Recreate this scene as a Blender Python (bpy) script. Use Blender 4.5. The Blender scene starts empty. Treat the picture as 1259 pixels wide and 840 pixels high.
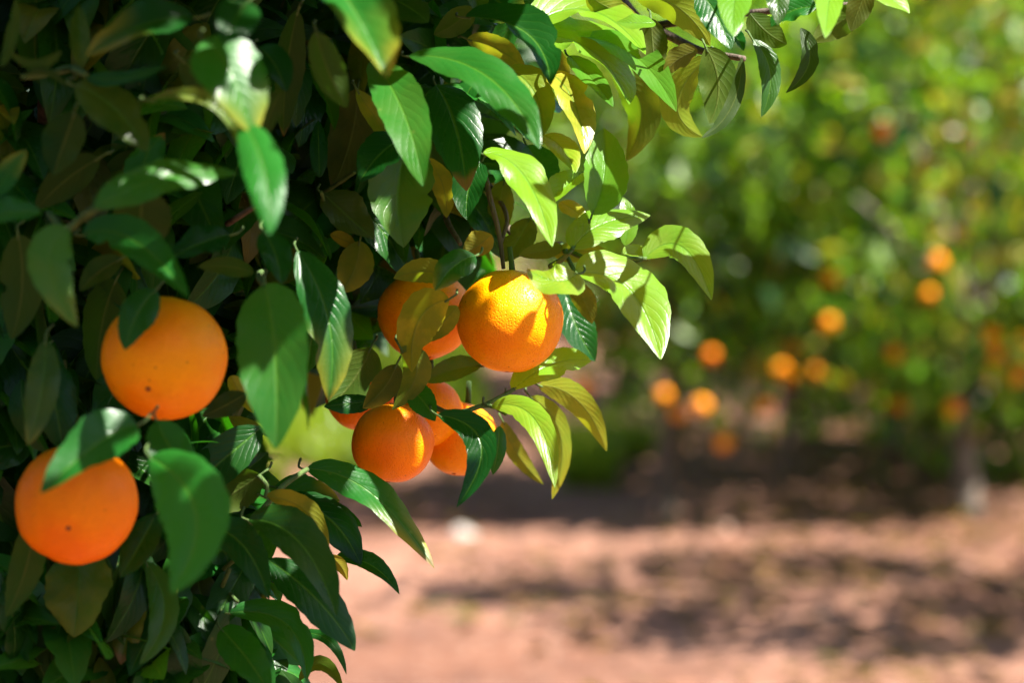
import bpy, math, random
import numpy as np
from mathutils import Vector, noise, Matrix

rnd = random.Random(7)
SC = bpy.context.scene
COL = SC.collection

# ------------------------------------------------------------------ camera frame
LENS = 85.0
F = LENS / 36.0 * 1259.0
CAMH = 1.2
PITCH = math.radians(3.39)
CAM = Vector((0, 0, CAMH))
FWD = Vector((0, math.cos(PITCH), -math.sin(PITCH)))
UP = Vector((0, math.sin(PITCH), math.cos(PITCH)))
RT = Vector((1, 0, 0))
D0 = 1.8
SUN = Vector((0.50, -0.22, 0.84)).normalized()          # towards the sun


def ray(px, py):
    return FWD + RT * ((px - 629.5) / F) + UP * ((420.0 - py) / F)


def P(px, py, d):
    return CAM + ray(px, py) * d


def G(px, py, z=0.0):
    r = ray(px, py)
    return CAM + r * ((z - CAM.z) / r.z)


def pix(p):
    v = p - CAM
    d = v.dot(FWD)
    return 629.5 + v.dot(RT) / d * F, 420.0 - v.dot(UP) / d * F, d


# ------------------------------------------------------------------ node helpers
def new_mat(name):
    m = bpy.data.materials.new(name)
    m.use_nodes = True
    nt = m.node_tree
    nt.nodes.clear()
    return m, nt


class N:
    def __init__(self, nt):
        self.nt = nt

    def __call__(self, typ, ins=None, **props):
        n = self.nt.nodes.new(typ)
        for k, v in props.items():
            setattr(n, k, v)
        for k, v in (ins or {}).items():
            s = n.inputs[k]
            if hasattr(v, 'is_linked') or isinstance(v, bpy.types.NodeSocket):
                self.nt.links.new(v, s)
            else:
                s.default_value = v
        return n

    def math(self, op, a, b=0.0, c=0.0, clamp=False):
        n = self.nt.nodes.new('ShaderNodeMath')
        n.operation = op
        n.use_clamp = clamp
        for i, v in enumerate((a, b, c)):
            if isinstance(v, bpy.types.NodeSocket):
                self.nt.links.new(v, n.inputs[i])
            else:
                n.inputs[i].default_value = v
        return n.outputs[0]

    def mix(self, fac, a, b):
        n = self.nt.nodes.new('ShaderNodeMix')
        n.data_type = 'RGBA'
        for i, v in ((0, fac), (6, a), (7, b)):
            if isinstance(v, bpy.types.NodeSocket):
                self.nt.links.new(v, n.inputs[i])
            else:
                n.inputs[i].default_value = v if i == 0 else (v[0], v[1], v[2], 1)
        return n.outputs[2]

    def ramp(self, fac, a, b):
        n = self.nt.nodes.new('ShaderNodeMapRange')
        n.interpolation_type = 'SMOOTHSTEP'
        self.nt.links.new(fac, n.inputs[0])
        n.inputs[1].default_value = a
        n.inputs[2].default_value = b
        return n.outputs[0]

    def out(self, surf):
        o = self.nt.nodes.new('ShaderNodeOutputMaterial')
        self.nt.links.new(surf, o.inputs['Surface'])


def leaf_material(name, detail=True, gloss=0.24, spec=0.38):
    m, nt = new_mat(name)
    n = N(nt)
    at = n('ShaderNodeAttribute', attribute_name='lv')
    sep = n('ShaderNodeSeparateColor', {'Color': at.outputs['Color']})
    hue, yel, brn = sep.outputs[0], sep.outputs[1], sep.outputs[2]
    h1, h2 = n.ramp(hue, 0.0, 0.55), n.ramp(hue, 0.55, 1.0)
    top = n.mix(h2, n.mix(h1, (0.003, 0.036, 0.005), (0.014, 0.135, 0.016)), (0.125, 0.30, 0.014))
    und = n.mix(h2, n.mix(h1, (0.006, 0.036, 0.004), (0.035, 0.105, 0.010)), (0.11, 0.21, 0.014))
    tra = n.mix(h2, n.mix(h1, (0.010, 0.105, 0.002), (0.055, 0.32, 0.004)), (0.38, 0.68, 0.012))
    if detail:
        uv = n('ShaderNodeUVMap', uv_map='uv')
        su = n('ShaderNodeSeparateXYZ', {'Vector': uv.outputs[0]})
        u, v = su.outputs[0], su.outputs[1]
        av = n.math('ABSOLUTE', n.math('MULTIPLY_ADD', v, 2.0, -1.0))
        co = n('ShaderNodeTexCoord').outputs['Object']
        nz = n('ShaderNodeTexNoise', {'Vector': co, 'Scale': 42.0, 'Detail': 3.0})
        wob = n.math('MULTIPLY_ADD', nz.outputs[0], 0.9, -0.45)
        ph = n.math('ADD', n.math('MULTIPLY_ADD', av, -3.0, n.math('MULTIPLY', u, 9.0)), wob)
        fr = n.math('ABSOLUTE', n.math('SUBTRACT', n.math('FRACT', ph), 0.5))
        lat = n.math('SUBTRACT', 1.0, n.ramp(fr, 0.0, 0.10))
        lat = n.math('MULTIPLY', lat, n.math('SUBTRACT', 1.0, n.math('MULTIPLY', av, 0.75)))
        mid = n.math('SUBTRACT', 1.0, n.ramp(av, 0.02, 0.085))
        vein = n.math('MAXIMUM', mid, n.math('MULTIPLY', lat, 0.36))
        pil = n.math('MULTIPLY', n.ramp(fr, 0.0, 0.5), n.math('SUBTRACT', 1.0, n.ramp(av, 0.75, 1.0)))
        big = n('ShaderNodeTexNoise', {'Vector': co, 'Scale': 28.0, 'Detail': 4.0, 'Roughness': 0.6})
        blot = n.ramp(big.outputs[0], 0.40, 0.62)
        yfac = n.math('MULTIPLY', yel, n.math('MULTIPLY_ADD', blot, 0.55, 0.55), clamp=True)
        mott = n.ramp(big.outputs[0], 0.3, 0.72)
        top = n.mix(n.math('MULTIPLY', mott, 0.16), top, (0.022, 0.090, 0.006))
        # small pale scars on some leaves
        sp = n('ShaderNodeTexVoronoi', {'Vector': co, 'Scale': 75.0, 'Randomness': 1.0})
        spot = n.math('SUBTRACT', 1.0, n.ramp(sp.outputs['Distance'], 0.05, 0.16))
        spot = n.math('MULTIPLY', spot, n.ramp(big.outputs[0], 0.5, 0.66))
        top = n.mix(n.math('MULTIPLY', spot, 0.45), top, (0.22, 0.26, 0.06))
    else:
        yfac = yel
    top = n.mix(yfac, top, (0.42, 0.36, 0.030))
    und = n.mix(yfac, und, (0.40, 0.34, 0.022))
    tra = n.mix(yfac, tra, (0.62, 0.46, 0.020))
    if detail:
        top = n.mix(n.math('MULTIPLY', vein, 0.55), top, (0.075, 0.21, 0.018))
        und = n.mix(n.math('MULTIPLY', vein, 0.5), und, (0.14, 0.18, 0.04))
        tra = n.mix(n.math('MULTIPLY', vein, 0.32), tra, (0.10, 0.22, 0.010))
    top = n.mix(brn, top, (0.17, 0.095, 0.032))
    und = n.mix(brn, und, (0.05, 0.034, 0.008))
    tra = n.mix(brn, tra, (0.32, 0.19, 0.03))
    back = n('ShaderNodeNewGeometry').outputs['Backfacing']
    base = n.mix(back, top, und)
    rough = n.math('MULTIPLY_ADD', back, 0.26, gloss)
    pr_in = {'Base Color': base, 'Roughness': rough, 'IOR': 1.45, 'Specular IOR Level': n.math('MULTIPLY_ADD', back, -0.12, spec)}
    if detail:
        rough2 = n.math('ADD', rough, n.math('MULTIPLY', mott, 0.16))
        pr_in['Roughness'] = rough2
        fine = n('ShaderNodeTexNoise', {'Vector': co, 'Scale': 520.0, 'Detail': 2.0})
        h = n.math('ADD', n.math('MULTIPLY', pil, 0.12), n.math('MULTIPLY', mid, -0.8))
        h = n.math('ADD', h, n.math('MULTIPLY', lat, -0.30))
        h = n.math('ADD', h, n.math('MULTIPLY', fine.outputs[0], 0.22))
        h = n.math('ADD', h, n.math('MULTIPLY', big.outputs[0], 1.1))
        bump = n('ShaderNodeBump', {'Strength': 0.42, 'Distance': 0.0012, 'Height': h})
        pr_in['Normal'] = bump.outputs[0]
    pr = n('ShaderNodeBsdfPrincipled', pr_in)
    tr = n('ShaderNodeBsdfTranslucent', {'Color': tra})
    mx = n('ShaderNodeMixShader', {0: 0.42, 1: pr.outputs[0], 2: tr.outputs[0]})
    n.out(mx.outputs[0])
    return m


def bark_material(name, a, b, scale=30.0):
    m, nt = new_mat(name)
    n = N(nt)
    co = n('ShaderNodeTexCoord').outputs['Object']
    mp = n('ShaderNodeMapping', {'Vector': co, 'Scale': (1, 1, 0.35)})
    z = n('ShaderNodeTexNoise', {'Vector': mp.outputs[0], 'Scale': scale, 'Detail': 6.0, 'Roughness': 0.65})
    c = n.mix(n.ramp(z.outputs[0], 0.32, 0.68), a, b)
    bp = n('ShaderNodeBump', {'Strength': 0.7, 'Distance': 0.01, 'Height': z.outputs[0]})
    pr = n('ShaderNodeBsdfPrincipled', {'Base Color': c, 'Roughness': 0.8, 'Normal': bp.outputs[0]})
    n.out(pr.outputs[0])
    return m


def rind_material(name, deep, pale):
    m, nt = new_mat(name)
    n = N(nt)
    co = n('ShaderNodeTexCoord').outputs['Object']
    oi = n('ShaderNodeObjectInfo').outputs['Random']
    big = n('ShaderNodeTexNoise', {'Vector': co, 'Scale': 26.0, 'Detail': 3.0})
    c = n.mix(n.ramp(big.outputs[0], 0.3, 0.7), deep, pale)
    vor = n('ShaderNodeTexVoronoi', {'Vector': co, 'Scale': 620.0})
    pore = n.ramp(vor.outputs['Distance'], 0.05, 0.55)
    c = n.mix(n.math('MULTIPLY', n.math('SUBTRACT', 1.0, pore), 0.16), c, (0.55, 0.10, 0.002))
    # a greener flush round the stem end, thinner rind mottling
    sz = n('ShaderNodeSeparateXYZ', {'Vector': n('ShaderNodeTexCoord').outputs['Generated']})
    flush = n.math('MULTIPLY', n.ramp(sz.outputs[2], 0.80, 1.02), n.ramp(big.outputs[0], 0.25, 0.7))
    c = n.mix(n.math('MULTIPLY', flush, 0.6), c, (0.62, 0.46, 0.02))
    mo = n('ShaderNodeTexNoise', {'Vector': co, 'Scale': 110.0, 'Detail': 4.0, 'Roughness': 0.7})
    c = n.mix(n.math('MULTIPLY', n.ramp(mo.outputs[0], 0.5, 0.75), 0.28), c, (0.80, 0.15, 0.001))
    # rare scars and specks
    sp = n('ShaderNodeTexVoronoi', {'Vector': co, 'Scale': 95.0})
    spk = n.math('SUBTRACT', 1.0, n.ramp(sp.outputs['Distance'], 0.03, 0.10))
    msk = n('ShaderNodeTexNoise', {'Vector': co, 'Scale': 30.0, 'Detail': 2.0})
    spk = n.math('MULTIPLY', spk, n.ramp(msk.outputs[0], 0.50, 0.62))
    c = n.mix(n.math('MULTIPLY', spk, 0.75), c, (0.16, 0.045, 0.008))
    h = n.math('ADD', n.math('MULTIPLY', pore, 1.0), n.math('MULTIPLY', big.outputs[0], 2.5))
    bp = n('ShaderNodeBump', {'Strength': 0.5, 'Distance': 0.0007, 'Height': h})
    pr = n('ShaderNodeBsdfPrincipled', {'Base Color': c, 'Roughness': 0.40, 'IOR': 1.45, 'Specular IOR Level': 0.22, 'Normal': bp.outputs[0],
                                        'Subsurface Weight': 0.12, 'Subsurface Scale': 0.004,
                                        'Subsurface Radius': (1.0, 0.35, 0.05)})
    n.out(pr.outputs[0])
    return m


def plain_material(name, col, rough=0.6):
    m, nt = new_mat(name)
    n = N(nt)
    co = n('ShaderNodeTexCoord').outputs['Object']
    z = n('ShaderNodeTexNoise', {'Vector': co, 'Scale': 60.0, 'Detail': 4.0})
    c = n.mix(n.ramp(z.outputs[0], 0.3, 0.7), tuple(x * 0.72 for x in col), tuple(min(1, x * 1.15) for x in col))
    pr = n('ShaderNodeBsdfPrincipled', {'Base Color': c, 'Roughness': rough})
    n.out(pr.outputs[0])
    return m


def ground_material():
    m, nt = new_mat('dry_red_earth')
    n = N(nt)
    co = n('ShaderNodeTexCoord').outputs['Object']
    a = n('ShaderNodeTexNoise', {'Vector': co, 'Scale': 0.9, 'Detail': 6.0, 'Roughness': 0.6})
    b = n('ShaderNodeTexNoise', {'Vector': co, 'Scale': 14.0, 'Detail': 6.0, 'Roughness': 0.7})
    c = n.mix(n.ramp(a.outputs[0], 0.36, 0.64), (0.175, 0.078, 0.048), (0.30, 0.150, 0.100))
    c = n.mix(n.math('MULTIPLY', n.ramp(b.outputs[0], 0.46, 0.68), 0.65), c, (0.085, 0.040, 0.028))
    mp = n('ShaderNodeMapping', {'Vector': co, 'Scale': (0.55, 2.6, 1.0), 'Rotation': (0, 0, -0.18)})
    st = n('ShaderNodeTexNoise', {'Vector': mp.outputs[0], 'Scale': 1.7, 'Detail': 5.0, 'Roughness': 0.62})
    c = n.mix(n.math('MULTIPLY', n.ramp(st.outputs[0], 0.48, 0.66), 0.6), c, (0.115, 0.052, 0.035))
    v = n('ShaderNodeTexVoronoi', {'Vector': co, 'Scale': 26.0})
    c = n.mix(n.math('MULTIPLY', n.math('SUBTRACT', 1.0, n.ramp(v.outputs['Distance'], 0.12, 0.3)), 0.4), c, (0.48, 0.36, 0.29))
    h = n.math('ADD', n.math('MULTIPLY', a.outputs[0], 0.5), b.outputs[0])
    bp = n('ShaderNodeBump', {'Strength': 0.8, 'Distance': 0.05, 'Height': h})
    pr = n('ShaderNodeBsdfPrincipled', {'Base Color': c, 'Roughness': 0.9, 'Specular IOR Level': 0.2, 'Normal': bp.outputs[0]})
    n.out(pr.outputs[0])
    return m


M_LEAF = leaf_material('citrus_leaf')
M_FAR = leaf_material('citrus_leaf_far', detail=False, gloss=0.19, spec=0.9)
M_BARK = bark_material('citrus_bark', (0.055, 0.038, 0.026), (0.15, 0.11, 0.08), 60)
M_BARK_PALE = bark_material('pale_bark', (0.17, 0.135, 0.105), (0.36, 0.29, 0.23), 40)
M_TWIG = bark_material('green_twig', (0.035, 0.085, 0.012), (0.085, 0.14, 0.028), 90)
M_BARK_MID = bark_material('grey_bark', (0.08, 0.065, 0.05), (0.19, 0.155, 0.125), 40)
M_CLOD = plain_material('earth_clod', (0.30, 0.19, 0.14), 0.95)
M_RIND = rind_material('orange_rind', (0.95, 0.245, 0.0), (1.0, 0.35, 0.0))
M_RIND_RED = rind_material('orange_rind_red', (0.93, 0.18, 0.0), (0.99, 0.25, 0.0))
M_NAVEL = plain_material('navel_scar', (0.32, 0.07, 0.006), 0.8)
M_CALYX = plain_material('calyx_green', (0.10, 0.16, 0.03), 0.6)
M_GROUND = ground_material()
M_GRASS = leaf_material('grass_blade', detail=False)
M_STONE = plain_material('pale_stone', (0.42, 0.37, 0.33), 0.9)
M_LITTER = leaf_material('dry_litter', detail=False)
M_HILL = plain_material('wooded_hill', (0.055, 0.085, 0.060), 0.95)


# ------------------------------------------------------------------ object helpers
def mesh_obj(name, verts, faces, mat, parent=None, uv=None, lv=None, smooth=True):
    me = bpy.data.meshes.new(name)
    verts = np.asarray(verts, dtype=np.float32).reshape(-1, 3)
    me.from_pydata(verts.tolist(), [], faces)
    if uv is not None:
        ul = me.uv_layers.new(name='uv')
        idx = np.empty(len(me.loops), dtype=np.int32)
        me.loops.foreach_get('vertex_index', idx)
        ul.data.foreach_set('uv', np.asarray(uv, dtype=np.float32)[idx].ravel())
    if lv is not None:
        at = me.attributes.new('lv', 'FLOAT_COLOR', 'POINT')
        lv = np.asarray(lv, dtype=np.float32)
        if lv.ndim == 1:
            lv = np.tile(lv, (len(verts), 1))
        at.data.foreach_set('color', np.hstack([lv[:, :3], np.ones((len(lv), 1), np.float32)]).ravel().astype(np.float32))
    if smooth:
        me.polygons.foreach_set('use_smooth', [True] * len(me.polygons))
    me.materials.append(mat)
    o = bpy.data.objects.new(name, me)
    COL.objects.link(o)
    if parent:
        o.parent = parent
    return o


def tag(o, label=None, cat=None, group=None, kind=None):
    for k, v in (('label', label), ('category', cat), ('group', group), ('kind', kind)):
        if v:
            o[k] = v
    return o


def empty(name, loc, label, cat, group=None):
    o = bpy.data.objects.new(name, None)
    COL.objects.link(o)
    o.location = loc
    o.empty_display_size = 0.05
    return tag(o, label, cat, group)


def tube_geo(pts, radii, seg=8, wob=0.0):
    pts = [Vector(p) for p in pts]
    verts, faces = [], []
    ref = Vector((0.3, 0.2, 1)).normalized()
    for i, p in enumerate(pts):
        t = (pts[min(i + 1, len(pts) - 1)] - pts[max(i - 1, 0)]).normalized()
        a = t.cross(ref)
        if a.length < 0.05:
            a = t.cross(Vector((1, 0, 0)))
        a.normalize()
        b = t.cross(a)
        for k in range(seg):
            th = 2 * math.pi * k / seg
            r = radii[i] * (1 + wob * (noise.noise(p * 9 + Vector((k, k * 2.1, 0))) if wob else 0))
            verts.append(p + a * (r * math.cos(th)) + b * (r * math.sin(th)))
    for i in range(len(pts) - 1):
        for k in range(seg):
            k2 = (k + 1) % seg
            faces.append((i * seg + k, i * seg + k2, (i + 1) * seg + k2, (i + 1) * seg + k))
    c0, c1 = len(verts), len(verts) + 1
    verts += [pts[0], pts[-1]]
    n = len(pts) - 1
    for k in range(seg):
        k2 = (k + 1) % seg
        faces.append((c0, k2, k))
        faces.append((c1, n * seg + k, n * seg + k2))
    return [tuple(v) for v in verts], faces


def spline(pts, n=12):
    """Catmull-Rom through the points."""
    pts = [Vector(p) for p in pts]
    q = [pts[0] * 2 - pts[1]] + pts + [pts[-1] * 2 - pts[-2]]
    out = []
    for i in range(1, len(q) - 2):
        for k in range(n):
            t = k / n
            a, b, c, d = q[i - 1], q[i], q[i + 1], q[i + 2]
            out.append(0.5 * ((2 * b) + (c - a) * t + (2 * a - 5 * b + 4 * c - d) * t * t + (3 * b - a - 3 * c + d) * t ** 3))
    out.append(pts[-1])
    return out


def lerp_r(n, r0, r1):
    return [r0 + (r1 - r0) * i / (n - 1) for i in range(n)]


# ------------------------------------------------------------------ leaves
def profile(s):
    return (s ** 0.62) * ((1 - s) ** 0.82) / 0.3873 if 0 < s < 1 else 0.0


def leaf_geo(B, M, T, nrm, W, top, fold, curl, wave, bow, rg, ns=16, nh=5, notch=0.0):
    """A blade along B-M-T lying square to nrm (nrm faces the viewer). top: the upper side faces nrm."""
    L = (T - B).length
    ctrl = M * 2 - (B + T) * 0.5
    tn = nrm if top else -nrm
    verts, uvs, faces = [], [], []
    ph1, ph2 = rg.uniform(0, 6.28), rg.uniform(0, 6.28)
    fq = rg.uniform(1.3, 2.4)
    tw = rg.uniform(-0.5, 0.5)
    nk, nks, nkv, nkd = rg.random() < 0.3, rg.uniform(0.3, 0.85), rg.choice((-1, 1)), rg.uniform(0.12, 0.38)
    nc = nh * 2
    for i in range(ns + 1):
        s = i / ns
        s = s if 0 < i < ns else (0.004 if i == 0 else 0.997)
        c = B * (1 - s) ** 2 + ctrl * (2 * s * (1 - s)) + T * s ** 2
        t = ((ctrl - B) * (2 * (1 - s)) + (T - ctrl) * (2 * s)).normalized()
        c = c + tn * (bow * L * 4 * s * (1 - s)) - tn * (0.25 * abs(bow) * L * s ** 3)
        side = t.cross(tn).normalized()
        nn = side.cross(t).normalized()
        a = tw * (s - 0.4)
        side, nn = side * math.cos(a) + nn * math.sin(a), nn * math.cos(a) - side * math.sin(a)
        w = W * 0.5 * profile(s)
        for j in range(nc + 1):
            v = (j - nh) / nh
            av = abs(v)
            ww = w * (1 + 0.03 * math.sin(s * 47 + ph1 + (2 if v > 0 else 0)) * av)
            if nk and v * nkv > 0 and ns > 12:
                ww *= 1 - nkd * math.exp(-((s - nks) / 0.05) ** 2)
            z = av * ww * math.sin(fold) + curl * ww * av * av
            z += wave * W * math.sin(6.283 * fq * s + (ph1 if v > 0 else ph2)) * av ** 1.6 * math.sin(math.pi * s)
            p = c + side * (v * ww * math.cos(fold)) + nn * z
            if notch and s > 0.8:
                p = p - t * (notch * L * max(0, (1 - 2.2 * abs(av - 0.1))) * (s - 0.8) / 0.2)
            verts.append(tuple(p))
            uvs.append((s, 0.5 + 0.5 * v))
    row = nc + 1
    for i in range(ns):
        for j in range(nc):
            q = (i * row + j, i * row + j + 1, (i + 1) * row + j + 1, (i + 1) * row + j)
            faces.append(q)
    # orientation: face normals along tn
    q = faces[(ns // 2) * nc + nh]
    a, b, c = (Vector(verts[k]) for k in q[:3])
    if (b - a).cross(c - a).dot(tn) < 0:
        faces = [f[::-1] for f in faces]
    return verts, faces, uvs


def view_leaf(bx, by, mx, my, tx, ty, wpx, dcm, side, el, az, rg, ns=16, nh=5):
    """A leaf whose midrib runs through three picture directions, in a plane tilted el up / az right."""
    d = D0 + dcm / 100.0
    B = P(bx, by, d)
    e, a = math.radians(el), math.radians(az)
    n = (-FWD * math.cos(e) * math.cos(a) + UP * math.sin(e) + RT * (math.cos(e) * math.sin(a))).normalized()

    def onplane(px, py):
        r = ray(px, py)
        k = (B - CAM).dot(n) / r.dot(n)
        k = max(d - 0.14, min(d + 0.14, k))
        return CAM + r * k
    M, T = onplane(mx, my), onplane(tx, ty)
    axis = (T - B).normalized()
    n = (n - axis * n.dot(axis)).normalized()
    sd = axis.cross(n).normalized()
    v = (T + B) * 0.5 - CAM
    v.normalize()
    app = (sd - v * sd.dot(v))
    scr_ax = (axis - v * axis.dot(v)).normalized()
    ap = (app - scr_ax * app.dot(scr_ax)).length
    W = wpx * d / F / max(ap, 0.55)
    W = min(W, 0.078)
    top = side == 't'
    return leaf_geo(B, M, T, n, W, top, math.radians(rg.uniform(9, 30)), rg.uniform(-0.30, 0.05), rg.uniform(0.03, 0.075),
                    rg.uniform(0.02, 0.075), rg, ns, nh) + ((B, M, T, n),)


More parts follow.
